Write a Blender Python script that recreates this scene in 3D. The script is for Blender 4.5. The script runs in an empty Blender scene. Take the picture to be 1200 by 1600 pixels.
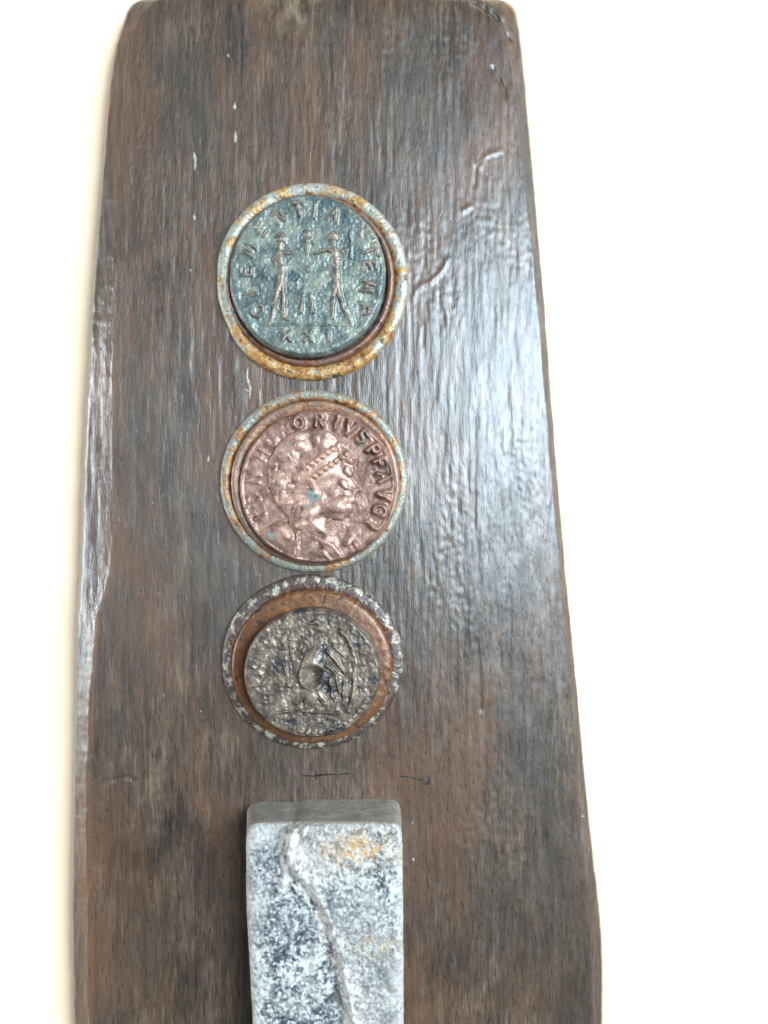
import bpy, math, random
import numpy as np
from mathutils import Vector

# ------------------------------------------------------------------ units
# 1 "px" of the photograph on the plank's top plane = 0.09 mm; X right, Y up the plank, Z towards the viewer
S = 0.00009
D = 1150.0                      # camera height above the plank plane, in the same unit
def W(px, py, z):
    k = (D - z) / D
    return ((px - 600.0) * k * S, (800.0 - py) * k * S, z * S)

sc = bpy.context.scene
# ------------------------------------------------------------------ camera
cam = bpy.data.cameras.new("camera")
cam_o = bpy.data.objects.new("camera", cam)
sc.collection.objects.link(cam_o)
cam_o.location = (0, 0, D * S)
cam.sensor_fit = 'VERTICAL'
cam.sensor_height = 36.0
cam.sensor_width = 27.0
cam.lens = 36.0 * D / 1600.0
cam.clip_start = 0.005
cam.clip_end = 20.0
cam.dof.use_dof = True
cam.dof.focus_distance = (D - 38) * S
cam.dof.aperture_fstop = 8.0
sc.camera = cam_o

# ------------------------------------------------------------------ light: two windows and a pale room
world = bpy.data.worlds.new("World"); sc.world = world; world.use_nodes = True
bg = world.node_tree.nodes["Background"]
bg.inputs[0].default_value = (0.80, 0.92, 1.0, 1)
bg.inputs[1].default_value = 0.10
def window_lamp(name, loc, target, sx, sy, power, col):
    l = bpy.data.lights.new(name, 'AREA'); l.shape = 'RECTANGLE'; l.size = sx; l.size_y = sy
    l.energy = power; l.color = col
    o = bpy.data.objects.new(name, l); sc.collection.objects.link(o)
    o.location = loc
    o.rotation_euler = (Vector(target) - Vector(loc)).to_track_quat('-Z', 'Y').to_euler()
    return o
window_lamp("window_light_right", (0.60, 0.21, 0.77), (0.0, 0, 0), 0.38, 0.86, 29.0, (0.70, 0.87, 1.0))
window_lamp("window_light_left", (-1.05, 0.02, 0.145), (-0.03, 0, 0), 0.50, 0.22, 8.5, (0.84, 0.93, 1.0))

vs = sc.view_settings
vs.view_transform = 'Standard'; vs.look = 'None'; vs.exposure = 0.42; vs.gamma = 1.0; vs.use_curve_mapping = False
sc.render.engine = 'CYCLES'
sc.cycles.use_denoising = True
sc.cycles.max_bounces = 6

# ------------------------------------------------------------------ numpy noise
def _hash(ix, iy, seed):
    h = (ix.astype(np.int64) * 374761393 + iy.astype(np.int64) * 668265263 + seed * 1442695041) & 0xFFFFFFFF
    h = ((h ^ (h >> 13)) * 1274126177) & 0xFFFFFFFF
    return (h ^ (h >> 16)) & 0xFFFFFFFF
def perlin(x, y, seed=0):
    x = np.asarray(x, float); y = np.asarray(y, float)
    x0 = np.floor(x); y0 = np.floor(y); fx = x - x0; fy = y - y0
    def g(ix, iy, dx, dy):
        a = _hash(ix, iy, seed) * (2 * math.pi / 4294967296.0)
        return np.cos(a) * dx + np.sin(a) * dy
    u = fx * fx * fx * (fx * (fx * 6 - 15) + 10); v = fy * fy * fy * (fy * (fy * 6 - 15) + 10)
    a = g(x0, y0, fx, fy); b = g(x0 + 1, y0, fx - 1, fy)
    c = g(x0, y0 + 1, fx, fy - 1); d = g(x0 + 1, y0 + 1, fx - 1, fy - 1)
    return ((a + (b - a) * u) * (1 - v) + (c + (d - c) * u) * v) * 1.4
def fbm(x, y, seed=0, octv=4, gain=0.5):
    s = 0; a = 1.0; f = 1.0
    for i in range(octv):
        s = s + a * perlin(x * f, y * f, seed + i * 17); a *= gain; f *= 2.03
    return s
def smooth(a, b, x):
    t = np.clip((x - a) / (b - a), 0, 1); return t * t * (3 - 2 * t)
def seg_dist(x, y, pts):
    d = np.full(np.shape(x), 1e9)
    for (ax, ay), (bx, by) in zip(pts[:-1], pts[1:]):
        vx, vy = bx - ax, by - ay
        t = np.clip(((x - ax) * vx + (y - ay) * vy) / (vx * vx + vy * vy + 1e-9), 0, 1)
        d = np.minimum(d, np.hypot(x - ax - t * vx, y - ay - t * vy))
    return d
def poly_sd(x, y, pts):                       # > 0 inside
    d = seg_dist(x, y, list(pts) + [pts[0]])
    ins = np.zeros(np.shape(x), bool)
    n = len(pts)
    for i in range(n):
        ax, ay = pts[i]; bx, by = pts[(i + 1) % n]
        if ay == by: continue
        c = ((ay > y) != (by > y)) & (x < (bx - ax) * (y - ay) / (by - ay) + ax)
        ins ^= c
    return np.where(ins, d, -d)

# ------------------------------------------------------------------ material helper
class NT:
    def __init__(self, name):
        self.m = bpy.data.materials.new(name); self.m.use_nodes = True
        self.t = self.m.node_tree; self.b = self.t.nodes["Principled BSDF"]
        tc = self.t.nodes.new("ShaderNodeTexCoord")
        mp = self.t.nodes.new("ShaderNodeVectorMath"); mp.operation = 'SCALE'
        self.t.links.new(tc.outputs["Object"], mp.inputs[0]); mp.inputs["Scale"].default_value = 1 / S
        self.co = mp.outputs[0]
    def link(self, a, b):
        if isinstance(a, (int, float)): b.default_value = a
        elif isinstance(a, tuple): b.default_value = a if len(a) == len(b.default_value) else (*a, 1)
        else: self.t.links.new(a, b)
    def vec(self, sx, sy, sz, off=(0, 0, 0), src=None):
        n = self.t.nodes.new("ShaderNodeMapping"); n.inputs["Scale"].default_value = (sx, sy, sz)
        n.inputs["Location"].default_value = off
        self.t.links.new(src or self.co, n.inputs[0]); return n.outputs[0]
    def noise(self, sx, sy=None, sz=None, detail=4, rough=0.55, dist=0.0, off=(0, 0, 0)):
        sy = sx if sy is None else sy; sz = sx if sz is None else sz
        n = self.t.nodes.new("ShaderNodeTexNoise"); n.inputs["Scale"].default_value = 1.0
        n.inputs["Detail"].default_value = detail; n.inputs["Roughness"].default_value = rough
        n.inputs["Distortion"].default_value = dist
        self.t.links.new(self.vec(1 / sx, 1 / sy, 1 / sz, off), n.inputs["Vector"]); return n.outputs["Fac"]
    def voro(self, size, off=(0, 0, 0), out="Distance", feat='F1'):
        n = self.t.nodes.new("ShaderNodeTexVoronoi"); n.feature = feat; n.inputs["Scale"].default_value = 1.0
        self.t.links.new(self.vec(1 / size, 1 / size, 1 / size, off), n.inputs["Vector"]); return n.outputs[out]
    def ramp(self, f, stops):
        n = self.t.nodes.new("ShaderNodeValToRGB"); cr = n.color_ramp
        while len(cr.elements) < len(stops): cr.elements.new(0.5)
        for e, (p, c) in zip(cr.elements, stops):
            e.position = p; e.color = (c, c, c, 1) if isinstance(c, (int, float)) else (*c, 1)
        self.link(f, n.inputs[0]); return n.outputs[0]
    def mix(self, f, a, b, mode='MIX'):
        n = self.t.nodes.new("ShaderNodeMix"); n.data_type = 'RGBA'; n.blend_type = mode
        self.link(f, n.inputs[0]); self.link(a, n.inputs[6]); self.link(b, n.inputs[7]); return n.outputs[2]
    def math(self, op, a, b=0.0):
        n = self.t.nodes.new("ShaderNodeMath"); n.operation = op
        self.link(a, n.inputs[0]); self.link(b, n.inputs[1]); return n.outputs[0]
    def attr(self, name):
        n = self.t.nodes.new("ShaderNodeAttribute"); n.attribute_name = name; return n.outputs["Fac"]
    def near(self, x, y, r0, r1):                 # 1 near the local point (x, y) in px units, 0 beyond r1
        n = self.t.nodes.new("ShaderNodeVectorMath"); n.operation = 'DISTANCE'
        self.t.links.new(self.vec(1, 1, 0), n.inputs[0]); n.inputs[1].default_value = (x, y, 0)
        m = self.t.nodes.new("ShaderNodeMapRange"); m.inputs[1].default_value = r0; m.inputs[2].default_value = r1
        m.inputs[3].default_value = 1; m.inputs[4].default_value = 0
        self.t.links.new(n.outputs["Value"], m.inputs[0]); return m.outputs[0]
    def bump(self, h, dist, strength=1.0, normal=None):
        n = self.t.nodes.new("ShaderNodeBump"); n.inputs["Distance"].default_value = dist * S
        n.inputs["Strength"].default_value = strength
        self.link(h, n.inputs["Height"])
        if normal: self.t.links.new(normal, n.inputs["Normal"])
        return n.outputs[0]
    def out(self, col=None, rough=None, metal=None, normal=None, spec=None, coat=None, coat_rough=None):
        for k, v in (("Base Color", col), ("Roughness", rough), ("Metallic", metal), ("Specular IOR Level", spec),
                     ("Coat Weight", coat), ("Coat Roughness", coat_rough)):
            if v is not None: self.link(v, self.b.inputs[k])
        if normal is not None:
            self.t.links.new(normal, self.b.inputs["Normal"])
        return self.m

# ---- wood
def mat_wood():
    n = NT("dark_stained_wood")
    streak = n.noise(8, 105, 30, 6, 0.64, 0.5)
    fine = n.noise(2.6, 24, 10, 4, 0.68, 0.3, (7, 3, 0))
    mott = n.noise(60, 150, 60, 4, 0.6, 0.5, (31, 4, 2))
    pore = n.noise(3.0, 17, 10, 2, 0.5, 0.0, (3, 60, 0))
    f = n.math('ADD', n.math('MULTIPLY', streak, 0.36), n.math('ADD', n.math('MULTIPLY', fine, 0.36), n.math('MULTIPLY', mott, 0.36)))
    col = n.ramp(f, [(0.42, (0.010, 0.0065, 0.0045)), (0.51, (0.041, 0.0245, 0.0155)), (0.58, (0.080, 0.048, 0.030)), (0.67, (0.165, 0.105, 0.066))])
    big = n.noise(210, 420, 200, 3, 0.5, 0.4, (5, 11, 0))
    col = n.mix(n.ramp(big, [(0.40, 0.0), (0.66, 0.55)]), col, (0.058, 0.044, 0.034))
    red = n.noise(120, 330, 200, 3, 0.6, 0.4, (55, 21, 0))
    col = n.mix(n.ramp(red, [(0.46, 0.0), (0.66, 0.6)]), col, (0.11, 0.048, 0.022))
    pm = n.ramp(pore, [(0.33, 1.0), (0.41, 0.0)])
    col = n.mix(n.math('MULTIPLY', pm, 0.42), col, (0.008, 0.006, 0.005))
    # worn tan patch at the head of the plank, bare wood along the worn edge
    patch = n.math('MULTIPLY', n.near(-150, 815, 5, 75), n.ramp(n.noise(22, 40, 20, 4, 0.6, 0.3), [(0.40, 0.0), (0.62, 1.0)]))
    col = n.mix(n.math('MULTIPLY', patch, 0.75), col, (0.27, 0.19, 0.11))
    wear = n.math('MULTIPLY', n.attr("wear"), n.ramp(n.noise(7, 60, 20, 4, 0.6), [(0.36, 0.15), (0.62, 1.0)]))
    col = n.mix(n.math('MULTIPLY', wear, 0.8), col, (0.15, 0.066, 0.030))
    hb = n.math('ADD', n.math('MULTIPLY', fine, 0.75), n.math('ADD', n.math('MULTIPLY', streak, 0.7), n.math('MULTIPLY', n.noise(3.5, 9, 6, 3, 0.6), 0.22)))
    hb = n.math('SUBTRACT', hb, n.math('MULTIPLY', pm, 0.25))
    nor = n.bump(hb, 3.5, 0.7)
    rgh = n.ramp(n.noise(26, 90, 30, 4, 0.6, 0.2, (9, 9, 9)), [(0.35, 0.38), (0.68, 0.52)])
    n.t.links.new(n.bump(hb, 0.7, 0.7), n.b.inputs["Coat Normal"])
    crg = n.ramp(n.noise(18, 70, 30, 4, 0.6, 0.2, (2, 9, 4)), [(0.36, 0.27), (0.66, 0.37)])
    pol = n.attr('polish')
    crg = n.math('SUBTRACT', crg, n.math('MULTIPLY', pol, 0.13))
    return n.out(col, rgh, 0.0, nor, 0.2, 0.95, crg)

def mat_rusty(name, steel, rust, dark, thr_rust, thr_dark, seed, metal=0.25, warm=None, bmp=4.5):
    n = NT(name)
    a = n.noise(26, None, None, 5, 0.62, 0.6, (seed, 3, 1)); b = n.noise(15, None, None, 5, 0.6, 0.4, (2, seed, 7))
    c = n.noise(5, None, None, 3, 0.6, 0.0, (seed, seed, 2))
    col = n.mix(n.ramp(c, [(0.35, 0.0), (0.7, 1.0)]), tuple(x * 0.78 for x in steel), tuple(min(1, x * 1.2) for x in steel))
    e = n.attr("edge")                                       # rust eats in from the rim and the step
    rr = n.math('ADD', a, n.math('MULTIPLY', e, 0.20))
    if warm: rr = n.math('ADD', rr, n.math('MULTIPLY', n.near(warm[0], warm[1], warm[2] * 0.3, warm[2]), warm[3]))
    rc = n.ramp(b, [(0.34, tuple(x * 0.4 for x in rust)), (0.48, rust), (0.60, (rust[0] * 1.25, rust[1] * 1.75, rust[2] * 2.2))])
    col = n.mix(n.ramp(rr, [(thr_rust, 0.0), (thr_rust + 0.09, 1.0)]), col, rc)
    col = n.mix(n.ramp(b, [(thr_dark, 0.0), (thr_dark + 0.07, 0.9)]), col, dark)
    nor = n.bump(n.math('ADD', a, n.math('MULTIPLY', c, 0.5)), bmp, 0.7)
    return n.out(col, n.ramp(b, [(0.3, 0.3), (0.7, 0.5)]), metal, nor, 0.5)

def mat_coin(name, low, mid, high, top, spot, spot_thr, grain, seed, metal, rough, bmp=1.6):
    n = NT(name)
    a = n.noise(grain * 3, None, None, 5, 0.65, 0.5, (seed, 1, 3)); b = n.noise(grain, None, None, 4, 0.65, 0.2, (4, seed, 3))
    f = n.math('ADD', n.math('MULTIPLY', a, 0.55), n.math('MULTIPLY', b, 0.45))
    col = n.ramp(f, [(0.36, low), (0.50, mid), (0.64, high)])
    r = n.attr("relief")
    col = n.mix(n.ramp(n.math('ADD', r, n.math('MULTIPLY', n.math('SUBTRACT', b, 0.5), 0.9)), [(0.25, 0.0), (0.75, 0.85)]), col, top)
    s = n.noise(grain * 2.3, None, None, 4, 0.6, 0.3, (seed, seed, 9))
    col = n.mix(n.ramp(s, [(spot_thr, 0.0), (spot_thr + 0.06, 0.85)]), col, spot)
    nor = n.bump(n.math('ADD', b, n.math('MULTIPLY', a, 0.8)), bmp, 0.7)
    return n.out(col, rough, metal, nor, 0.5)

def mat_stone():
    n = NT("speckled_grey_stone")
    v = n.voro(4.2, (1, 2, 3), "Color"); sep = n.t.nodes.new("ShaderNodeSeparateColor"); n.t.links.new(v, sep.inputs[0])
    v2 = n.noise(4.8, None, None, 4, 0.72, 0.15); v3 = n.noise(38, None, None, 4, 0.6, 0.4, (3, 1, 7))
    f = n.math('ADD', n.math('MULTIPLY', sep.outputs[0], 0.22), n.math('ADD', n.math('ADD', n.math('MULTIPLY', v2, 0.42), n.math('MULTIPLY', n.noise(12, None, None, 5, 0.7, 0.2, (8, 8, 3)), 0.36)), n.math('MULTIPLY', n.math('SUBTRACT', v3, 0.5), 0.55)))
    col = n.ramp(f, [(0.39, (0.022, 0.025, 0.031)), (0.45, (0.105, 0.112, 0.122)), (0.51, (0.25, 0.245, 0.235)), (0.59, (0.49, 0.465, 0.425))])
    col = n.mix(n.ramp(n.noise(60, 90, 60, 3, 0.5, 0.3, (9, 2, 1)), [(0.48, 0.0), (0.66, 0.55)]), col, (0.40, 0.36, 0.31))
    tn = n.attr('tint'); col = n.mix(n.math('MULTIPLY', tn, n.ramp(v2, [(0.38, 0.3), (0.6, 0.95)])), col, (0.40, 0.35, 0.305))
    col = n.mix(n.math('MULTIPLY', n.attr('slate'), n.ramp(v2, [(0.42, 0.85), (0.60, 0.15)])), col, (0.075, 0.085, 0.105))
    rim = n.attr("rim")
    col = n.mix(n.math('MULTIPLY', rim, n.ramp(v2, [(0.35, 0.35), (0.6, 0.9)])), col, (0.43, 0.40, 0.36))
    end = n.attr("end")
    ec = n.mix(n.ramp(n.noise(26, 20, 20, 6, 0.68, 0.4, (1, 7, 0)), [(0.35, 0.0), (0.65, 1.0)]), (0.17, 0.145, 0.115), (0.29, 0.255, 0.21))
    col = n.mix(end, col, ec)
    st = n.math('MULTIPLY', n.attr("stain"), n.ramp(n.noise(13, 17, 13, 4, 0.6, 0.4, (5, 5, 1)), [(0.42, 0.0), (0.60, 1.0)]))
    col = n.mix(n.math('MULTIPLY', st, 0.9), col, (0.50, 0.28, 0.10))
    nor = n.bump(n.math('ADD', f, n.math('MULTIPLY', n.noise(3, None, None, 3, 0.6), 0.5)), 6.0, 0.75)
    return n.out(col, 0.42, 0.0, nor, 0.5)
def mat_vein():
    n = NT("beige_vein_mineral")
    a = n.noise(8, None, None, 5, 0.65, 0.4)
    col = n.ramp(a, [(0.32, (0.16, 0.14, 0.125)), (0.44, (0.36, 0.32, 0.285)), (0.54, (0.50, 0.46, 0.42)), (0.66, (0.62, 0.60, 0.57))])
    return n.out(col, 0.5, 0.0, n.bump(a, 5, 0.8), 0.4)
def mat_plain(name, c, rough=0.6, var=0.15, size=20, bump=0):
    n = NT(name)
    a = n.noise(size, None, None, 4, 0.6)
    col = n.mix(n.ramp(a, [(0.3, 0.0), (0.7, 1.0)]), tuple(x * (1 - var) for x in c), tuple(min(1, x * (1 + var)) for x in c))
    return n.out(col, rough, 0.0, n.bump(a, bump, 0.5) if bump else None, 0.4)

# ------------------------------------------------------------------ mesh helpers
def link(o, parent=None):
    sc.collection.objects.link(o)
    if parent: o.parent = parent
    return o
def tag(o, label, cat=None, group=None, kind=None):
    if label: o["label"] = label
    if cat: o["category"] = cat
    if group: o["group"] = group
    if kind: o["kind"] = kind
    return o
def mesh_from(name, V, F, mat, normals=None, attrs=None, smooth_=True):
    me = bpy.data.meshes.new(name)
    V = np.asarray(V, dtype=np.float64); 
    me.from_pydata(V.tolist(), [], F if isinstance(F, list) else F.tolist())
    me.update()
    if smooth_: me.polygons.foreach_set("use_smooth", [True] * len(me.polygons))
    for k, a in (attrs or {}).items():
        at = me.attributes.new(k, 'FLOAT', 'POINT'); at.data.foreach_set("value", np.asarray(a, dtype=np.float32))
    me.materials.append(mat)
    if normals is not None:
        me.normals_split_custom_set_from_vertices(np.asarray(normals).tolist())
    return bpy.data.objects.new(name, me)
def vert_normals(V, F):
    V = np.asarray(V); N = np.zeros_like(V)
    for idx in (F,):
        p = V[idx]; nn = np.cross(p[:, 2] - p[:, 0], p[:, 3] - p[:, 1])
        for k in range(4): np.add.at(N, idx[:, k], nn)
    L = np.linalg.norm(N, axis=1, keepdims=True); return N / np.where(L == 0, 1, L)
def split_regions(V, F, fid, specs, parent, attrs):
    """one surface, cut along region borders into a body and its raised parts; normals stay continuous.
    specs: region id -> (name, material, label)"""
    N = vert_normals(V, F); made = {}
    for rid, (name, mat, label) in specs.items():
        f = F[fid == rid]
        if len(f) == 0: continue
        used, inv = np.unique(f, return_inverse=True)
        o = mesh_from(name, V[used], inv.reshape(f.shape), mat, N[used], {k: a[used] for k, a in attrs.items()})
        link(o, parent)
        if label: o["label"] = label
        made[rid] = o
    return made
def quads(nr, nc, wrap=False):
    r = np.arange(nr - 1)[:, None]; c = np.arange(nc if wrap else nc - 1)[None, :]
    c2 = (c + 1) % nc
    return np.stack([r * nc + c, (r + 1) * nc + c, (r + 1) * nc + c2, r * nc + c2], -1).reshape(-1, 4)

# ------------------------------------------------------------------ tabletop
m_table = mat_plain("warm_white_tabletop", (0.84, 0.61, 0.42), 0.6, 0.01, 900)
TZ = -76 * S
tt = 0.9
o = mesh_from("tabletop", [(-tt, -tt, TZ), (tt, -tt, TZ), (tt, tt, TZ), (-tt, tt, TZ),
                           (-tt, -tt, TZ - .02), (tt, -tt, TZ - .02), (tt, tt, TZ - .02), (-tt, tt, TZ - .02)],
              [(0, 1, 2, 3), (4, 7, 6, 5), (0, 4, 5, 1), (1, 5, 6, 2), (2, 6, 7, 3), (3, 7, 4, 0)], m_table, smooth_=False)
link(o); tag(o, "plain bright white tabletop under the wooden plank", kind='structure')

# ------------------------------------------------------------------ plank
def I(tab, y):
    a = np.array(tab, float); return np.interp(y, a[:, 0], a[:, 1])
LT = [(-7, 262), (-3, 235), (0, 217), (5, 208), (12, 201), (20, 197), (50, 187), (70, 180), (100, 174), (150, 168), (200, 164), (300, 156), (400, 148),
      (500, 141), (600, 135), (700, 129), (800, 125), (900, 122), (1000, 118), (1100, 117), (1200, 115.5), (1300, 113), (1400, 111), (1500, 111),
      (1600, 114), (1750, 122), (1900, 140), (1980, 170), (2000, 215)]
RT = [(-7, 748), (-3, 772), (0, 787), (5, 796), (12, 803), (20, 807), (50, 813), (100, 818), (200, 827), (300, 836), (400, 844.5), (500, 853), (600, 860), (700, 867.5),
      (800, 876), (900, 884.5), (1000, 894.5), (1100, 904), (1200, 913), (1300, 923), (1400, 935), (1450, 939.5), (1500, 942), (1600, 942),
      (1750, 938), (1900, 915), (1980, 880), (2000, 830)]
LI = [(-7, 285), (0, 245), (20, 222), (50, 208), (100, 200), (200, 194), (300, 185), (400, 178), (500, 177), (600, 175.5), (850, 175), (880, 172.5), (900, 169), (930, 161), (960, 151),
      (1000, 147), (1100, 138.5), (1200, 135.5), (1300, 134), (1400, 137), (1500, 139), (1600, 140), (1750, 147), (1900, 165), (1980, 196), (2000, 240)]
RI = [(-7, 730), (0, 752), (20, 776), (50, 792), (100, 799), (200, 808), (300, 820), (400, 832), (500, 841), (600, 850), (700, 858), (800, 867), (900, 876), (1000, 885), (1100, 893.5),
      (1200, 901), (1300, 909), (1400, 918), (1500, 923), (1600, 924), (1750, 920), (1900, 897), (1980, 860), (2000, 808)]
LD = [(-7, 12), (100, 18), (330, 20), (430, 15), (600, 18.5), (900, 21), (960, 16), (1050, 20), (2000, 24)]     # drop across the left facet
def plank_base(px, py):
    z = -13 * (np.clip(560 - py, 0, None) / 560.0) ** 2
    z = z - 4 * (np.clip(30 - py, 0, None) / 37.0) ** 2
    u = (px - 500) / np.where(px > 500, (I(RT, py) - 500) / 0.95, 380.0)
    z = z - np.where(u > 0, 42, 10) * np.abs(u) ** 2.2
    return z
scars = [([(645, 468), (648, 458), (658, 447), (672, 441), (684, 430), (694, 418), (700, 405)], 3.0, 1.8),
         ([(752, 262), (756, 246), (768, 240), (782, 236)], 2.5, 1.4), ([(724, 330), (736, 322)], 3.0, 1.6), ([(790, 150), (786, 136), (770, 106)], 2.5, -3),
         ([(742, 290), (744, 262)], 2, -2.5), ([(740, 4), (765, 18), (783, 36), (795, 62)], 5, -5), ([(162, 1222), (185, 1217), (203, 1214), (212, 1221)], 1.6, -2.5),
         ([(738, 640), (742, 700), (741, 820)], 2.2, -1.0), ([(664, 470), (660, 540)], 2, -0.9), ([(745, 1000), (752, 1110)], 2, -2)]
def plank_relief(px, py):
    z = 0.8 * fbm(px / 10.0, py / 110.0, 5, 4, 0.62) + 0.7 * fbm(px / 70.0, py / 220.0, 9, 3) + 0.35 * perlin(px / 4.5, py / 40.0, 21)
    z = z + 0.7 * smooth(0.05, 0.6, fbm(px / 160, py / 300, 44, 2)) * perlin(px / 6.0, py / 10.0, 33)
    for pts, w, a in scars:
        z = z + a * np.exp(-(seg_dist(px, py, pts) / w) ** 2)
    return z
def plank_z(px, py): return plank_base(px, py) + plank_relief(px, py)
rows = np.concatenate([np.linspace(-7, 24, 13), np.arange(27, 1996, 3.6), [1998, 2000]])
wob = lambda y, s: 1.3 * perlin(y / 38.0, y * 0 + s, s) + 0.6 * perlin(y / 11.0, y * 0 + s, s + 3)
L = I(LT, rows) + wob(rows, 1); R = I(RT, rows) + 0.8 * wob(rows, 2)
Li = I(LI, rows) + 1.6 * wob(rows, 4) + 0.8 * perlin(rows / 5.0, rows * 0, 8); Ri = I(RI, rows) + 0.9 * wob(rows, 6)
Ld = I(LD, rows)
tl = np.array([0, .04, .09, .14, .2, .28, .36, .44, .52, .6, .68, .76, .84, .9, .95, .98])
tr = np.array([.06, .12, .2, .3, .4, .5, .6, .7, .8, .88, .94, .98, 1.0])
tm = np.linspace(0, 1, 250)
PX = np.concatenate([L[:, None] + (Li - L)[:, None] * tl, Li[:, None] + (Ri - Li)[:, None] * tm, Ri[:, None] + (R - Ri)[:, None] * tr], 1)
PY = np.repeat(rows[:, None], PX.shape[1], 1)
PZ = plank_z(PX, PY)
strip = np.where(tl < .14, (1 - tl / .14) ** 1.3, 0) * 10
PZ[:, :len(tl)] -= Ld[:, None] * (1 - tl) + strip
facet_noise = 0.75 * fbm(PX[:, :len(tl)] / 7.0, PY[:, :len(tl)] / 40.0, 71, 3)
PZ[:, :len(tl)] += facet_noise * smooth(0.1, 0.3, tl) * smooth(1.0, .8, tl)
PZ[:, -len(tr):] -= 9 * tr + 12 * np.clip((tr - .9) / .1, 0, 1)
wear = np.zeros_like(PX)
dl = np.abs(PX - Li[:, None]); wear += np.exp(-(dl / 7) ** 2) * smooth(860, 1000, PY) * 1.0 + np.exp(-(dl / 4) ** 2) * 0.3
wear[:, :len(tl)] += 0.55 * smooth(1150, 1350, PY[:, :len(tl)])
wear[:, -len(tr):] += 0.12
polish = np.zeros_like(PX); polish[:, :len(tl)] = smooth(380, 440, PY[:, :len(tl)]) * smooth(1010, 950, PY[:, :len(tl)])
k = (D - PZ) / D
X = (PX - 600) * k; Y = (800 - PY) * k
nr, nc = PX.shape
V = np.stack([X, Y, PZ], -1).reshape(-1, 3)
F = quads(nr, nc)
loop = [i * nc for i in range(nr)] + [(nr - 1) * nc + j for j in range(1, nc)] + [i * nc + nc - 1 for i in range(nr - 2, -1, -1)] + [j for j in range(nc - 2, 0, -1)]
def skirt(V, loop, zb, levels, wobble=0.0):
    """vertical sides under a boundary loop, down to zb, closed below"""
    base = len(V); P = V[loop]; n = len(loop); parts = [V]; rings = [np.array(loop)]
    cen = P.mean(0)
    for l in range(1, levels + 1):
        t = l / levels; q = P.copy(); q[:, 2] = P[:, 2] * (1 - t) + zb * t
        d = P[:, :2] - cen[:2]; d /= np.linalg.norm(d, axis=1, keepdims=True) + 1e-9
        if wobble and l < levels:
            q[:, :2] += d * (wobble * fbm(P[:, 0] / 26.0 + P[:, 1] / 26.0, q[:, 2] / 12.0, 12, 3))[:, None]
        parts.append(q); rings.append(np.arange(base, base + n)); base += n
    F = []
    for a, b in zip(rings[:-1], rings[1:]):
        F.append(np.stack([a, b, np.roll(b, -1), np.roll(a, -1)], -1))
    return np.concatenate(parts), np.concatenate(F), rings[-1]
V, F2, last = skirt(V, loop, -76, 4)
nv = len(V) - nr * nc
wear = np.concatenate([wear.ravel(), np.full(nv, 0.3)])
m_wood = mat_wood()
FF = np.concatenate([F, F2]).tolist() + [list(map(int, last[::-1]))]
plank = mesh_from("wooden_plank", V * S, FF, m_wood, None, {"wear": wear, "polish": np.concatenate([polish.ravel(), np.zeros(nv)])})
link(plank); tag(plank, "worn dark brown varnished wooden plank lying on the white tabletop", "plank")

# ---- marks and flecks on the plank (thin bodies that follow its surface)
def ribbon(name, pts, w, mat, lift=0.9, seed=0, parent=plank, taper=True, jitter=.35):
    pts = np.array(pts, float); seg = np.hypot(*np.diff(pts, axis=0).T); cum = np.concatenate([[0], np.cumsum(seg)])
    n = max(5, int(cum[-1] / 2.5)); s = np.linspace(0, cum[-1], n)
    x = np.interp(s, cum, pts[:, 0]); y = np.interp(s, cum, pts[:, 1])
    tx, ty = np.gradient(x), np.gradient(y); l = np.hypot(tx, ty) + 1e-9; nx, ny = -ty / l, tx / l
    u = s / cum[-1]
    ww = w * (1 + jitter * perlin(s / 6.0, s * 0 + seed, seed)) * (np.clip(np.sin(np.pi * np.clip(u, .03, .97)), 0, 1) ** .45 if taper else 1)
    vs_ = []
    for off, dz in ((-1, -1.2), (-.8, lift), (0, lift * 1.25), (.8, lift), (1, -1.2)):
        qx = x + nx * ww * off; qy = y + ny * ww * off; qz = plank_z(qx, qy) + dz
        kk = (D - qz) / D; vs_.append(np.stack([(qx - 600) * kk, (800 - qy) * kk, qz], -1))
    Vr = np.stack(vs_, 1).reshape(-1, 3) * S
    Fr = quads(n, 5).tolist() + [[0, 1, 2, 3, 4], [(n - 1) * 5 + q for q in (4, 3, 2, 1, 0)]]
    return link(mesh_from(name, Vr, [f[::-1] for f in Fr], mat), parent)
m_ink = mat_plain("black_pen_ink", (0.006, 0.006, 0.007), 0.5, .3, 6)
m_fleck = mat_plain("white_paint_fleck", (0.26, 0.225, 0.19), 0.4, .6, 4, 2)
for q, (p, w) in enumerate([([(472, 1212), (490, 1212.5), (512, 1210), (528, 1210)], 2.0), ([(494, 1203), (493, 1211), (494, 1218)], 1.9),
                            ([(530, 1210), (548, 1208)], 1.5), ([(624, 1213), (640, 1214), (655, 1218), (668, 1221)], 1.5),
                            ([(668, 1212), (671, 1218), (669, 1225), (661, 1224)], 2.6)]):
    ribbon("pen_mark", p, w * .8, m_ink, .4, q, jitter=.8)
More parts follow.
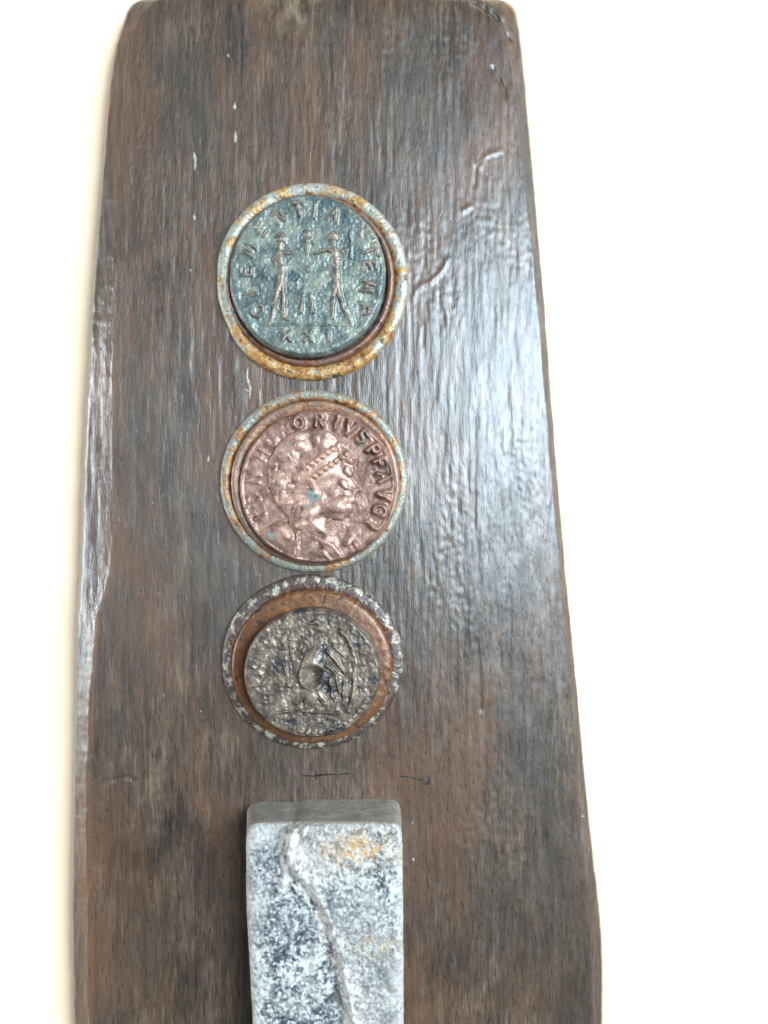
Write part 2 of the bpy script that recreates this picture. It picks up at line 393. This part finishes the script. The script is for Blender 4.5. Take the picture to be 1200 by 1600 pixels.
flk = [([(303, 238), (305, 252), (304, 266)], 3.0), ([(367, 160), (366, 172)], 3.4), ([(368, 205), (367, 224)], 3.4), ([(303, 335), (304, 345)], 2.6),
       ([(387, 575), (386, 590), (391, 606), (390, 624)], 2.6), ([(381, 608), (390, 612)], 2.2), ([(326, 712), (325, 722)], 2.8), ([(297, 420), (298, 424)], 2.4),
       ([(355, 84), (358, 90)], 2.0), ([(644, 1283), (645, 1289)], 1.6), ([(645, 1340), (646, 1346)], 1.5), ([(237, 784), (240, 786)], 2.0), ([(313, 1110), (315, 1113)], 1.4),
       ([(255, 1085), (257, 1089)], 1.4), ([(700, 300), (703, 302)], 1.6), ([(907, 1276), (914, 1275)], 1.2), ([(919, 1326), (921, 1329)], 1.4), ([(834, 232), (834, 235)], 1.6), ([(828, 190), (829, 193)], 1.6)]
for q, (p, w) in enumerate(flk): ribbon("paint_fleck", p, w * .8, m_fleck, .5, q + 20, jitter=.9)

# ------------------------------------------------------------------ round mounts
def slope_at(px, py):
    e = 30.0
    return (plank_base(px, py - e) - plank_base(px, py + e)) / (2 * e), (plank_base(px + e, py) - plank_base(px - e, py)) / (2 * e)
def root(name, px, py, z):
    o = bpy.data.objects.new(name, None); o.empty_display_size = 0.004
    link(o); o.location = W(px, py, z)
    sy, sx = slope_at(px, py)
    o.rotation_euler = (math.atan(sy), -math.atan(sx), 0)
    return o
def lathe(name, prof, cx, cy, ry, mat, parent, seed, wob_a=1.0, n=200, flats=()):
    """profile (r, z) turned about (cx, cy); radius slightly uneven, ry squeezes the circle"""
    th = np.linspace(0, 2 * np.pi, n, endpoint=False)
    w = 1.3 * perlin(np.cos(th) * 1.3 + 5, np.sin(th) * 1.3 + seed, seed) + .45 * perlin(np.cos(th) * 6, np.sin(th) * 6 + seed, seed + 2)
    for a, wd, amt in flats:
        dd = np.angle(np.exp(1j * (th - a))); w = w - amt * np.exp(-(dd / wd) ** 2)
    prof = np.array(prof, float); prof[:, 1] *= 1.35
    ds = np.hypot(*np.diff(prof, axis=0).T); cum = np.concatenate([[0], np.cumsum(ds)])
    m = max(12, int(cum[-1] / 2.2)); s = np.linspace(0, cum[-1], m)
    pr = np.interp(s, cum, prof[:, 0]); pz = np.interp(s, cum, prof[:, 1])
    for _ in range(2):
        pr[1:-1] = (pr[:-2] + 2 * pr[1:-1] + pr[2:]) / 4; pz[1:-1] = (pz[:-2] + 2 * pz[1:-1] + pz[2:]) / 4
    rr = pr[:, None] + w[None, :] * wob_a * (pr[:, None] / pr.max()); x = cx + rr * np.cos(th); y = cy + rr * ry * np.sin(th)
    z = pz[:, None] + 0.55 * fbm(x / 9.0, y / 9.0, seed + 30, 3)
    Vv = np.stack([x, y, z], -1).reshape(-1, 3)
    e = np.clip(1 - np.minimum(s, 0 * s + cum[-1] - s) / 14.0, 0, 1)
    o = mesh_from(name, Vv * S, quads(m, n, True), mat, None, {"edge": np.repeat(e, n)})
    return link(o, parent)

mounts = []
m_fl1 = mat_rusty("rusty_pale_steel_orange", (0.30, 0.285, 0.235), (0.34, 0.155, 0.045), (0.055, 0.028, 0.02), 0.505, 0.58, 3, warm=(10, -160, 190, .18))
m_in1 = mat_rusty("dark_copper_lacquer", (0.16, 0.085, 0.06), (0.20, 0.075, 0.035), (0.03, 0.018, 0.022), 0.52, 0.57, 13, bmp=2.5)
m_fl2 = mat_rusty("rusty_grey_green_steel", (0.215, 0.21, 0.17), (0.27, 0.115, 0.04), (0.09, 0.035, 0.015), 0.495, 0.60, 23)
m_in2 = mat_rusty("brown_copper_ring", (0.20, 0.12, 0.085), (0.27, 0.11, 0.05), (0.06, 0.03, 0.02), 0.52, 0.62, 33, bmp=2.5)
m_fl3 = mat_rusty("flaking_purple_brown_steel", (0.30, 0.265, 0.20), (0.18, 0.07, 0.035), (0.042, 0.021, 0.019), 0.53, 0.43, 43)
m_in3 = mat_rusty("glossy_orange_lacquer", (0.13, 0.055, 0.024), (0.17, 0.06, 0.018), (0.035, 0.014, 0.008), 0.50, 0.58, 53, bmp=1.5)

r1 = root("round_mount", 487, 442.5, -6)
tag(r1, "pale steel cup with orange rusty rim, largest, holding the green coin", "coin mount", "rusty round coin mounts on the plank")
lathe("rim", [(153, -4), (153, 3), (151.5, 7), (147, 9.5), (141, 10), (134, 8.5), (131, 6), (129.5, 2)], 0, 0, 1.02, m_fl1, r1, 3, 1.3, flats=((math.radians(200), .3, 4), (math.radians(176), .18, 3)))
lathe("inner_ring", [(132, 2), (131, 8), (129, 11.5), (126, 12.5), (122, 11), (119, 6)], -1, 1, 1.03, m_in1, r1, 5, .8)
r2 = root("round_mount", 491, 752, -3)
tag(r2, "grey-green steel cup with thin rusty rim holding the copper portrait coin", "coin mount", "rusty round coin mounts on the plank")
lathe("rim", [(147, -4), (147, 3), (145.5, 6.5), (141, 8.5), (135, 8.5), (131, 7), (129, 3)], 0, 0, .976, m_fl2, r2, 9, 1.0)
lathe("inner_ring", [(132, 3), (131.5, 9), (129.5, 13), (126, 14), (122, 12.5), (118, 12), (112, 8)], 3, -4, .977, m_in2, r2, 11, .8)
r3 = root("round_mount", 488, 1033, -3)
tag(r3, "flaking dark brown cup with orange inner step holding the dark eagle coin", "coin mount", "rusty round coin mounts on the plank")
lathe("rim", [(141.5, -4), (141.5, 4), (140, 7), (136, 9), (128, 10), (122, 10), (118, 9)], 0, 0, .968, m_fl3, r3, 15, 1.4)
lathe("inner_step", [(125, 6), (124.5, 12), (123, 14.5), (120, 15.5), (112, 16), (104, 16.5), (90, 17), (60, 17)], 1, -5, .955, m_in3, r3, 17, .7)

# ------------------------------------------------------------------ coins
GL = {'C': [[(.95, .15), (.7, 0), (.35, 0), (.08, .25), (.02, .5), (.08, .75), (.35, 1), (.7, 1), (.95, .85)]],
      'L': [[(.15, 1), (.15, 0), (.85, 0)]], 'E': [[(.85, 1), (.15, 1), (.15, 0), (.85, 0)], [(.15, .5), (.7, .5)]],
      'M': [[(.0, 0), (.12, 1), (.5, .3), (.88, 1), (1, 0)]], 'N': [[(.1, 0), (.1, 1), (.9, 0), (.9, 1)]], 'T': [[(.02, 1), (.98, 1)], [(.5, 1), (.5, 0)]],
      'I': [[(.5, 1), (.5, 0)]], 'A': [[(.05, 0), (.5, 1), (.95, 0)], [(.25, .4), (.75, .4)]], 'P': [[(.15, 0), (.15, 1), (.65, 1), (.85, .85), (.85, .62), (.65, .48), (.15, .48)]],
      'X': [[(.05, 0), (.95, 1)], [(.05, 1), (.95, 0)]], 'O': [[(.5, 1), (.15, .8), (.05, .5), (.15, .2), (.5, 0), (.85, .2), (.95, .5), (.85, .8), (.5, 1)]],
      'R': [[(.15, 0), (.15, 1), (.65, 1), (.85, .85), (.85, .65), (.65, .5), (.15, .5)], [(.5, .5), (.9, 0)]], 'V': [[(.05, 1), (.5, 0), (.95, 1)]],
      'S': [[(.9, .85), (.6, 1), (.25, .95), (.12, .75), (.3, .56), (.7, .45), (.88, .25), (.7, .04), (.35, 0), (.08, .15)]],
      'F': [[(.15, 0), (.15, 1), (.85, 1)], [(.15, .5), (.7, .5)]], 'G': [[(.95, .85), (.7, 1), (.35, 1), (.08, .75), (.02, .5), (.08, .25), (.35, 0), (.75, 0), (.92, .15), (.92, .45), (.6, .45)]],
      'D': [[(.15, 0), (.15, 1), (.5, 1), (.85, .75), (.9, .5), (.85, .25), (.5, 0), (.15, 0)]], 'H': [[(.1, 0), (.1, 1)], [(.9, 0), (.9, 1)], [(.1, .5), (.9, .5)]]}
def glyph(ch, x, y, w, h, rot):
    """strokes centred on (x, y) in coin space (y up); rot turns the upright letter counter-clockwise"""
    c, s = math.cos(rot), math.sin(rot); out = []
    for st in GL[ch]:
        out.append([(x + ((a - .5) * w) * c - ((b - .5) * h) * s, y + ((a - .5) * w) * s + ((b - .5) * h) * c) for a, b in st])
    return out
class Coin:
    def __init__(s, name, px, py, z, rx, ry, thick, mat, label, seed, nr=118, nt=520):
        s.root = root(name, px, py, z); tag(s.root, label, "coin", "ancient coins set on the plank")
        k = (D - z - thick) / D; s.k = k
        s.rx, s.ry, s.th, s.mat, s.seed, s.nr, s.nt = rx * k, ry * k, thick, mat, seed, nr, nt
        s.feats = []
    def strokes(s, name, sts, w, amp, mat=None, label=None):
        s.feats.append((name, mat, label, lambda x, y: np.min([seg_dist(x, y, p) for p in sts], axis=0), w, amp, 'r'))
    def taper(s, name, pts, amp, mat=None, label=None):          # [(x, y, r), ...] a limb that changes thickness
        def f(x, y):
            d = np.full(np.shape(x), -1e9)
            for (ax, ay, ar), (bx, by, br) in zip(pts[:-1], pts[1:]):
                vx, vy = bx - ax, by - ay; t = np.clip(((x - ax) * vx + (y - ay) * vy) / (vx * vx + vy * vy + 1e-9), 0, 1)
                d = np.maximum(d, (ar + (br - ar) * t) - np.hypot(x - ax - t * vx, y - ay - t * vy))
            return d
        s.feats.append((name, mat, label, f, None, amp, 'p'))
    def limbs(s, name, limbs, amp, mat=None, label=None, soft=5.0):
        def f(x, y):
            d = np.full(np.shape(x), -1e9)
            for pts in limbs:
                if len(pts) == 1: pts = pts * 2
                for (ax, ay, ar), (bx, by, br) in zip(pts[:-1], pts[1:]):
                    vx, vy = bx - ax, by - ay; t = np.clip(((x - ax) * vx + (y - ay) * vy) / (vx * vx + vy * vy + 1e-9), 0, 1)
                    d = np.maximum(d, (ar + (br - ar) * t) - np.hypot(x - ax - t * vx, y - ay - t * vy))
            return d
        s.feats.append((name, mat, label, f, soft, amp, 'p'))
    def poly(s, name, pts, amp, soft, mat=None, label=None):
        s.feats.append((name, mat, label, lambda x, y: poly_sd(x, y, pts), soft, amp, 'p'))
    def build(s, field):
        th = np.linspace(0, 2 * np.pi, s.nt, endpoint=False)
        t = np.linspace(0, 1, s.nr) ** .9; t[0] = 0.004
        w = 1 + .012 * perlin(np.cos(th) * 1.5 + s.seed, np.sin(th) * 1.5, s.seed) + .005 * perlin(np.cos(th) * 7, np.sin(th) * 7 + s.seed, s.seed)
        w = w * s.outline(th) if hasattr(s, 'outline') else w
        x = t[:, None] * s.rx * (w * np.cos(th))[None, :]; y = t[:, None] * s.ry * (w * np.sin(th))[None, :]
        rel = np.zeros_like(x); rid = np.zeros(x.shape, int); best = np.full(x.shape, .42)
        wx = x + 1.5 * perlin(x / 9, y / 9, s.seed + 60); wy = y + 1.5 * perlin(x / 9, y / 9, s.seed + 61)
        worn = .78 + .5 * fbm(x / 45, y / 45, s.seed + 80, 2)
        hi = np.zeros_like(x)
        specs = {0: ("coin_body", s.mat, None)}
        for i, (name, mat, label, f, wd, amp, kind) in enumerate(s.feats, 1):
            d = f(wx, wy)
            if kind == 'r': m = np.exp(-(d / wd) ** 2) ; hgt = amp * m
            else:
                sft = wd or 5.0
                m = smooth(-1.5, 1.2, d); hgt = amp * np.where(d > -1.5, m * (.35 + .65 * (1 - np.exp(-np.clip(d, 0, None) / sft))), 0)
            hgt = hgt * s.gain
            if name in s.on_top: rel = rel + hgt * worn
            else: rel = np.maximum(rel, hgt * worn)
            sel = (m > .42) & ((m >= best) | (name in s.on_top)); rid[sel] = i; best = np.where(sel, m, best)
            specs[i] = (name, mat or s.mat, label)
        z = s.th + rel + field(x, y)
        edge = t[:, None] * np.ones_like(x)
        z = z - 5 * smooth(.95, 1.0, edge) ** 2
        nr, nt = x.shape
        Vv = np.stack([x, y, z], -1).reshape(-1, 3)
        F = quads(nr, nt, True)[:, ::-1]
        fid = rid.ravel()[F[:, 0]]
        # wall of the coin
        out = Vv[-nt:].copy(); low1 = out.copy(); low1[:, :2] *= 1.008; low1[:, 2] = s.th * .55; low2 = low1.copy(); low2[:, 2] = -2
        b = len(Vv); Vv = np.concatenate([Vv, low1, low2])
        a0 = np.arange(nt); rings = [b - nt + a0, b + a0, b + nt + a0]
        F2 = np.concatenate([np.stack([p, q, np.roll(q, -1), np.roll(p, -1)], -1) for p, q in zip(rings[:-1], rings[1:])])
        # quads() with wrap runs centre -> rim; make every face look outwards
        F = np.concatenate([F[:, ::-1], F2]); fid = np.concatenate([fid, np.zeros(len(F2), int)])
        relief = np.concatenate([np.clip(rel / s.amp, 0, 1).ravel(), np.zeros(2 * nt)])
        split_regions(Vv * S, F, fid, specs, s.root, {"relief": relief})
    on_top = (); amp = 8.0; gain = 1.0

# ---- green coin: two standing figures, CLEMENTIA TEMP, XXI
m_c1 = mat_coin("green_bronze_patina", (0.046, 0.060, 0.056), (0.115, 0.132, 0.115), (0.25, 0.255, 0.195), (0.22, 0.20, 0.17), (0.045, 0.065, 0.070), 0.575, 15, 3, .2, .38)
m_c1r = mat_coin("green_patina_worn_to_copper", (0.06, 0.058, 0.050), (0.15, 0.115, 0.088), (0.24, 0.20, 0.155), (0.25, 0.175, 0.13), (0.05, 0.065, 0.07), 0.56, 7, 8, .2, .40)
c1 = Coin("bronze_coin", 482, 436, 5, 122, 128, 19, m_c1, "green patinated bronze coin with two standing figures, in the largest mount", 4)
k1 = c1.k
z1 = lambda X, Y: ((X / 3.158 + 300 - 482) * k1, -(Y / 3.158 + 260 - 436) * k1)
c1.amp = 9.0; c1.gain = 1.2
def T1(*p): return [(*z1(a, b), r / 3.158 * k1) for a, b, r in p]
c1.limbs("figure", [T1((447, 372, 27)), T1((445, 400, 12), (440, 440, 15), (438, 480, 23), (452, 545, 20), (446, 590, 20), (430, 640, 15), (412, 720, 11), (392, 795, 8)),
                    T1((450, 600, 16), (462, 680, 12), (458, 770, 9), (482, 778, 7)), T1((440, 445, 11), (490, 450, 8), (545, 425, 7)), T1((432, 450, 9), (405, 480, 6))], 6.5, m_c1r)
c1.limbs("figure", [T1((705, 372, 27)), T1((708, 400, 12), (715, 440, 15), (718, 480, 23), (722, 545, 20), (722, 590, 19), (730, 640, 15), (755, 720, 10), (795, 795, 8)),
                    T1((718, 600, 16), (706, 680, 11), (702, 770, 8)), T1((708, 440, 11), (665, 435, 9), (615, 450, 8)), T1((735, 450, 9), (770, 430, 6))], 6.5, m_c1r)
c1.limbs("globe", [T1((577, 356, 22)), T1((575, 385, 8), (575, 450, 7))], 5.5, m_c1r)
c1.limbs("globe", [T1((580, 530, 15))], 4.0, m_c1r)
c1.strokes("sceptre", [[z1(788, 345), z1(792, 470)]], 1.9, 2.6)
for a, b in (((556, 655), (545, 742)), ((595, 655), (606, 742))):
    c1.strokes("letter", [[z1(*a), z1(*b)]], 2.4, 3.6, m_c1r)
c1.strokes("ground_line", [[z1(360, 803), z1(580, 800), z1(800, 805)]], 1.6, 2.2)
ccx, ccy = z1(575, 556)
for ch, X, Y in (('C', 333, 735), ('L', 290, 640), ('E', 272, 540), ('M', 285, 435), ('E', 348, 330), ('N', 437, 270), ('T', 533, 232), ('I', 612, 240), ('A', 708, 258),
                 ('T', 885, 438), ('E', 885, 512), ('M', 870, 615), ('P', 855, 725)):
    x, y = z1(X, Y); rot = math.atan2(y - ccy, x - ccx) - math.pi / 2
    c1.strokes("letter", glyph(ch, x, y, 15, 18, rot), 2.4, 4.6, m_c1r)
for ch, X in (('X', 475), ('X', 580), ('I', 682)):
    x, y = z1(X, 858); c1.strokes("letter", glyph(ch, x, y, 15, 16, 0), 2.3, 4.2, m_c1r)
c1.limbs("legend_dot", [T1((836, 350, 15))], 4.5, m_c1r)
for q in range(10):
    a = math.radians(56 - q * 4.6); c1.limbs("rim_bead", [[(c1.rx * .955 * math.cos(a), c1.ry * .955 * math.sin(a), 2.6)]], 3.2, m_c1r, None, 2)
c1.build(lambda x, y: 1.0 * fbm(x / 24, y / 24, 101, 4) + .5 * perlin(x / 4.5, y / 4.5, 103) + 1.8 * smooth(.86, .93, np.hypot(x / c1.rx, y / c1.ry)) * (.5 + fbm(x / 40, y / 40, 77, 2)))

# ---- copper coin: diademed head to the right
m_c2 = mat_coin("worn_copper", (0.065, 0.036, 0.027), (0.23, 0.122, 0.088), (0.37, 0.21, 0.158), (0.50, 0.30, 0.225), (0.16, 0.25, 0.225), 0.63, 13, 21, .3, .43)
c2 = Coin("copper_coin", 498, 761, 9, 122, 120.5, 19, m_c2, "reddish copper coin with a head facing right, in the middle mount", 7)
k2 = c2.k; c2.amp = 22.0; c2.gain = 1.6; c2.on_top = ("diadem_pearl", "ear", "curl", "eye", "cheek", "brow", "brooch", "fold", "jaw")
z2 = lambda X, Y: ((X / 3.4286 + 320 - 498) * k2, -(Y / 3.4286 + 590 - 761) * k2)
def T2(*p): return [(*z2(a, b), r / 3.4286 * k2) for a, b, r in p]
c2.poly("bust", [z2(*p) for p in ((300, 830), (400, 770), (520, 790), (660, 790), (800, 850), (850, 920), (760, 975), (600, 995), (450, 970), (340, 915))], 5.5, 10)
c2.poly("portrait_head", [z2(*p) for p in ((390, 370), (470, 300), (580, 275), (690, 300), (765, 375), (800, 440), (806, 505), (790, 545), (838, 605), (808, 635), (812, 662), (795, 680), (805, 700), (780, 745), (735, 765),
                                           (690, 760), (655, 800), (670, 850), (470, 850), (455, 750), (395, 680), (350, 590), (345, 460))], 10.0, 20)
for q in range(7):
    f = q / 6.0
    for dx, dy in ((0, 0), (42, 46)):
        c2.limbs("diadem_pearl", [T2((560 + 165 * f + dx, 485 - 118 * f + dy, 16))], 6.5, None, None, 3)
c2.limbs("brow", [T2((740, 395, 22), (790, 440, 26)), T2((770, 500, 20), (782, 520, 18))], 3.5)
c2.limbs("ear", [T2((578, 555, 15), (605, 622, 17))], 5.5, None, None, 3)
for X, Y, r in ((420, 632, 24), (456, 665, 20), (405, 560, 26), (470, 585, 18), (330, 610, 24), (500, 540, 20), (555, 610, 20), (370, 480, 26), (440, 430, 30), (520, 370, 28), (600, 340, 24)):
    c2.limbs("curl", [T2((X, Y, r))], 2.3, None, None, 5)
c2.limbs("jaw", [T2((512, 680, 12), (495, 735, 16))], 4.5)
c2.limbs("eye", [T2((748, 565, 20), (765, 590, 14))], 3.6, None, None, 4)
c2.limbs("cheek", [T2((705, 690, 38), (755, 655, 22)), T2((745, 705, 24))], 3.8, None, None, 7)
c2.limbs("brooch", [T2((520, 785, 30))], 5.0, None, None, 6)
c2.limbs("fold", [T2((507, 835, 9), (500, 950, 10))], 4.0)
c2.limbs("fold", [T2((430, 800, 26), (455, 850, 20))], 4.0)
c2.limbs("fold", [T2((800, 830, 34), (770, 890, 14)), T2((800, 880, 12), (835, 915, 12))], 5.0)
c2.limbs("fold", [T2((640, 930, 9), (682, 985, 10))], 4.0)
c2.limbs("fold", [T2((590, 850, 14), (690, 900, 12), (740, 960, 10))], 3.0)
def ring_letters(coin, items, rad, w, h, sw, amp):
    for ch, deg in items:
        a = math.radians(deg); coin.strokes("letter", glyph(ch, rad * coin.rx * math.cos(a), rad * coin.ry * math.sin(a), w, h, a - math.pi / 2), sw, amp)
ring_letters(c2, [('O', 106), ('R', 88), ('I', 73), ('V', 61), ('S', 48), ('P', 33), ('F', 21), ('A', 8), ('V', -7), ('G', -21), ('I', -36)], .86, 14, 18, 3.3, 6.5)
ring_letters(c2, [('N', 120), ('O', 135), ('H', 150), ('N', 172), ('D', 190), ('I', 208)], .83, 14, 17, 2.6, 1.7)
for q in range(14):
    a = math.radians(-60 - q * 8.0); c2.limbs("rim_bead", [[(c2.rx * .95 * math.cos(a), c2.ry * .95 * math.sin(a), 2.6)]], 2.6, None, None, 2)
c2.build(lambda x, y: 0.9 * fbm(x / 22, y / 22, 201, 3) + .3 * np.abs(perlin(x / 6, y / 6, 203)) + 2.4 * smooth(.94, .975, np.hypot(x / c2.rx, y / c2.ry)))

# ---- dark coin: eagle with raised wings
m_c3 = mat_coin("dark_pitted_bronze", (0.026, 0.020, 0.017), (0.105, 0.076, 0.054), (0.26, 0.19, 0.135), (0.23, 0.175, 0.13), (0.024, 0.026, 0.033), 0.57, 13, 41, .25, .40)
c3 = Coin("dark_bronze_coin", 487, 1053, 18, 106.5, 101.5, 30, m_c3, "small dark pitted bronze coin with an eagle, nearest the stone bar", 13)
c3.root.location = W(487, 1053, 48); c3.root.location.z = 18 * S
k3 = c3.k; c3.amp = 13.0; c3.gain = 1.6; c3.on_top = ("breast_boss",)
z3 = lambda X, Y: ((X / 3.4286 + 320 - 487) * k3, -(Y / 3.4286 + 880 - 1053) * k3)
def T3(*p): return [(*z3(a, b), r / 3.4286 * k3) for a, b, r in p]
c3.limbs("eagle_body", [T3((632, 350, 17), (630, 400, 17), (615, 440, 24), (585, 510, 52), (572, 610, 74), (570, 680, 50), (560, 760, 26)), T3((540, 690, 20), (495, 745, 13)), T3((610, 690, 20), (645, 750, 13))], 5.5, None, None, 9)
c3.limbs("eagle_head", [T3((622, 345, 22)), T3((640, 330, 14), (600, 312, 11), (576, 320, 8))], 12.0, None, None, 5)
c3.limbs("wing", [T3((430, 385, 16), (432, 470, 18), (440, 560, 18), (455, 655, 12)), T3((430, 385, 10), (470, 410, 8)), T3((455, 430, 8), (470, 520, 6))], 6.5, None, None, 4)
c3.limbs("wing", [T3((725, 358, 10), (765, 395, 13), (795, 460, 14), (808, 540, 14), (806, 620, 13), (800, 700, 13), (778, 790, 12))], 7.0, None, None, 4)
for a in (((655, 470, 9), (700, 520, 10), (745, 580, 8)), ((690, 440, 8), (740, 490, 8)), ((650, 545, 10), (705, 590, 10), (720, 690, 8)), ((670, 620, 9), (690, 720, 8)), ((745, 640, 8), (745, 760, 8)), ((590, 450, 7), (635, 452, 6))):
    c3.limbs("feather", [T3(*a)], 5.0, None, None, 4)
c3.strokes("ground_line", [[z3(380, 800), z3(520, 790), z3(720, 800)]], 2.4, 3.0)
for q in range(13):
    a = math.radians(-28 - q * 6.0); c3.limbs("rim_bead", [[(c3.rx * .90 * math.cos(a), c3.ry * .90 * math.sin(a), 4.0)]], 4.2, None, None, 3)
for ch, deg in (('L', 160), ('X', 176), ('I', 192), ('D', 142)):
    ring_letters(c3, [(ch, deg)], .80, 12, 14, 2.2, 2.2)
def f3(x, y):
    bx, by = z3(578, 602); d = np.hypot(x - bx, y - by)
    pit = -22.0 * np.exp(-(d / 13) ** 2.4) + 3.5 * np.exp(-((d - 18) / 4) ** 2)
    return 1.2 * fbm(x / 13, y / 13, 301, 3) + .45 * perlin(x / 5, y / 5, 305) + pit
c3.build(f3)

# ------------------------------------------------------------------ stone bar
H = 95.0
SL = [(1284, 412), (1285.5, 402), (1288, 394), (1293, 389), (1302, 386), (1320, 384.5), (1400, 385), (1450, 387), (1520, 391), (1600, 395), (1900, 404)]
SR = [(1284, 604), (1285.5, 613), (1288, 620), (1293, 625), (1302, 627.5), (1320, 628.5), (1400, 629.5), (1450, 630), (1520, 630.5), (1600, 630.5), (1900, 632)]
rows = np.concatenate([[1284, 1284.7, 1285.5, 1286.5, 1288, 1290, 1293, 1296, 1300], np.arange(1302, 1900, 2.2)])
Ls = I(SL, rows) + .8 * wob(rows, 14); Rs = I(SR, rows) + .6 * wob(rows, 15)
u = np.concatenate([[0, .004, .009, .016, .024, .034], np.linspace(.045, .955, 130), [.966, .976, .984, .991, .996, 1]])
PX = Ls[:, None] + (Rs - Ls)[:, None] * u; PY = np.repeat(rows[:, None], len(u), 1)
dedge = np.minimum(np.minimum(PX - Ls[:, None], Rs[:, None] - PX), (PY - 1284) * 1.0)
vein_main = [(470, 1288), (457, 1293), (449, 1310), (447, 1330), (450, 1352), (462, 1366), (482, 1385), (494, 1402), (508, 1428), (517, 1452), (526, 1478), (531, 1502), (536, 1530), (543, 1562), (549, 1600), (553, 1660), (560, 1760), (566, 1900)]
vein_b = [(452, 1330), (444, 1342), (449, 1358), (444, 1376), (441, 1392)]
vein_c = [(452, 1362), (470, 1392), (488, 1420), (500, 1442), (506, 1470)]
vein_d = [(517, 1452), (522, 1490), (519, 1528)]
qx = PX + 3.4 * fbm(PX / 13, PY / 13, 401, 3); qy = PY + 3.0 * fbm(PX / 13, PY / 13, 404, 3)
dm = seg_dist(qx, qy, vein_main); dv = np.minimum(np.minimum(seg_dist(qx, qy, vein_b) + 3.5, seg_dist(qx, qy, vein_c) + 3), seg_dist(qx, qy, vein_d) + 4)
wv = 9.0 + 7.0 * smooth(1410, 1340, PY) + 5.0 * perlin(PY / 22, PX / 30, 9); dv = np.minimum(dm, dv)
xm = np.interp(PY, [p[1] for p in vein_main], [p[0] for p in vein_main])
side = smooth(-4, 6, PX - xm)
z = H + 11.0 * smooth(1284, 1302, PY) * side * np.exp(-np.clip(PX - xm, 0, None) / 60) + (6.0 + 5.0 * smooth(1400, 1350, PY)) * smooth(1284, 1300, PY) * np.exp(-(dv / wv) ** 2) * (1 + .8 * fbm(PX / 10, PY / 14, 433, 3)) - 6.0 * np.exp(-((PX - xm + 15) / 10) ** 2)
z = z + (2.6 * fbm(PX / 26, PY / 26, 411, 4) + 1.3 * fbm(PX / 6, PY / 6, 415, 3)) * smooth(1284, 1300, PY)
z = z - 9 * np.exp(-np.clip(dedge, 0, None) / 4.5) - 3.0 * np.exp(-np.clip(dedge, 0, None) / 16)
z = z - 9 * smooth(478, 430, PX) * smooth(1325, 1286, PY)
rim = np.clip(np.exp(-np.clip(dedge, 0, None) / 11) * 1.1 + smooth(480, 425, PX) * smooth(1340, 1295, PY), 0, 1)
stain = np.exp(-((PX - 562) / 56) ** 2 - ((PY - 1328) / 24) ** 2) + .6 * np.exp(-((PX - 590) / 26) ** 2 - ((PY - 1480) / 18) ** 2)
tint = np.exp(-((PX - 490) / 42) ** 2 - ((PY - 1340) / 50) ** 2) * smooth(-6, 4, PX - xm) + .75 * np.exp(-((PX - xm - 22) / 26) ** 2) * smooth(1400, 1460, PY)
slate = np.exp(-((PX - 420) / 24) ** 2 - ((PY - 1345) / 46) ** 2) * smooth(4, -6, PX - xm) + .6 * np.exp(-((PX - 460) / 42) ** 2 - ((PY - 1445) / 40) ** 2) + .45 * np.exp(-((PX - 560) / 50) ** 2 - ((PY - 1430) / 30) ** 2)
kk = (D - z) / D
V = np.stack([(PX - 600) * kk, (800 - PY) * kk, z], -1).reshape(-1, 3)
nr, nc = PX.shape; F = quads(nr, nc)
rid = (dv < wv * (.75 + 1.0 * fbm(PX / 15, PY / 15, 444, 4))).astype(int); fid = rid.ravel()[F[:, 0]]
loop = [i * nc for i in range(nr)] + [(nr - 1) * nc + j for j in range(1, nc)] + [i * nc + nc - 1 for i in range(nr - 2, -1, -1)] + [j for j in range(nc - 2, 0, -1)]
n0 = len(V)
V, F2, last = skirt(V, loop, -6, 18, 0.3)
ex = len(V) - n0
tt_ = np.repeat(np.arange(1, 19) / 18.0, len(loop)); lf = smooth(60, 110, -V[n0:, 0] - 60)
V[n0:, 0] -= 15 * tt_ * lf
endm = np.concatenate([(smooth(1288, 1284, PY) * .5).ravel(), smooth(-400, -430, V[n0:, 1]) * 0 + (np.abs(V[n0:, 1] - V[loop[-20], 1]) < 12)])
F = np.concatenate([F, F2]); fid = np.concatenate([fid, np.zeros(len(F2), int)])
stone = bpy.data.objects.new("stone_bar", None); stone.empty_display_size = .004; link(stone)
org = np.array([(507 - 600) * .92, (800 - 1590) * .92, 0.0]); stone.location = org * S
tag(stone, "speckled grey-white stone bar with rounded corners standing proud below the coins", "stone bar")
split_regions((V - org) * S, F, fid, {0: ("bar", mat_stone(), None), 1: ("vein", mat_vein(), "raised beige vein running down the stone")}, stone,
              {"rim": np.concatenate([rim.ravel(), np.full(ex, .6)]), "end": endm, "tint": np.concatenate([tint.ravel(), np.zeros(ex)]), "slate": np.concatenate([np.clip(slate, 0, 1).ravel(), np.zeros(ex)]), "stain": np.concatenate([stain.ravel(), np.zeros(ex)])})
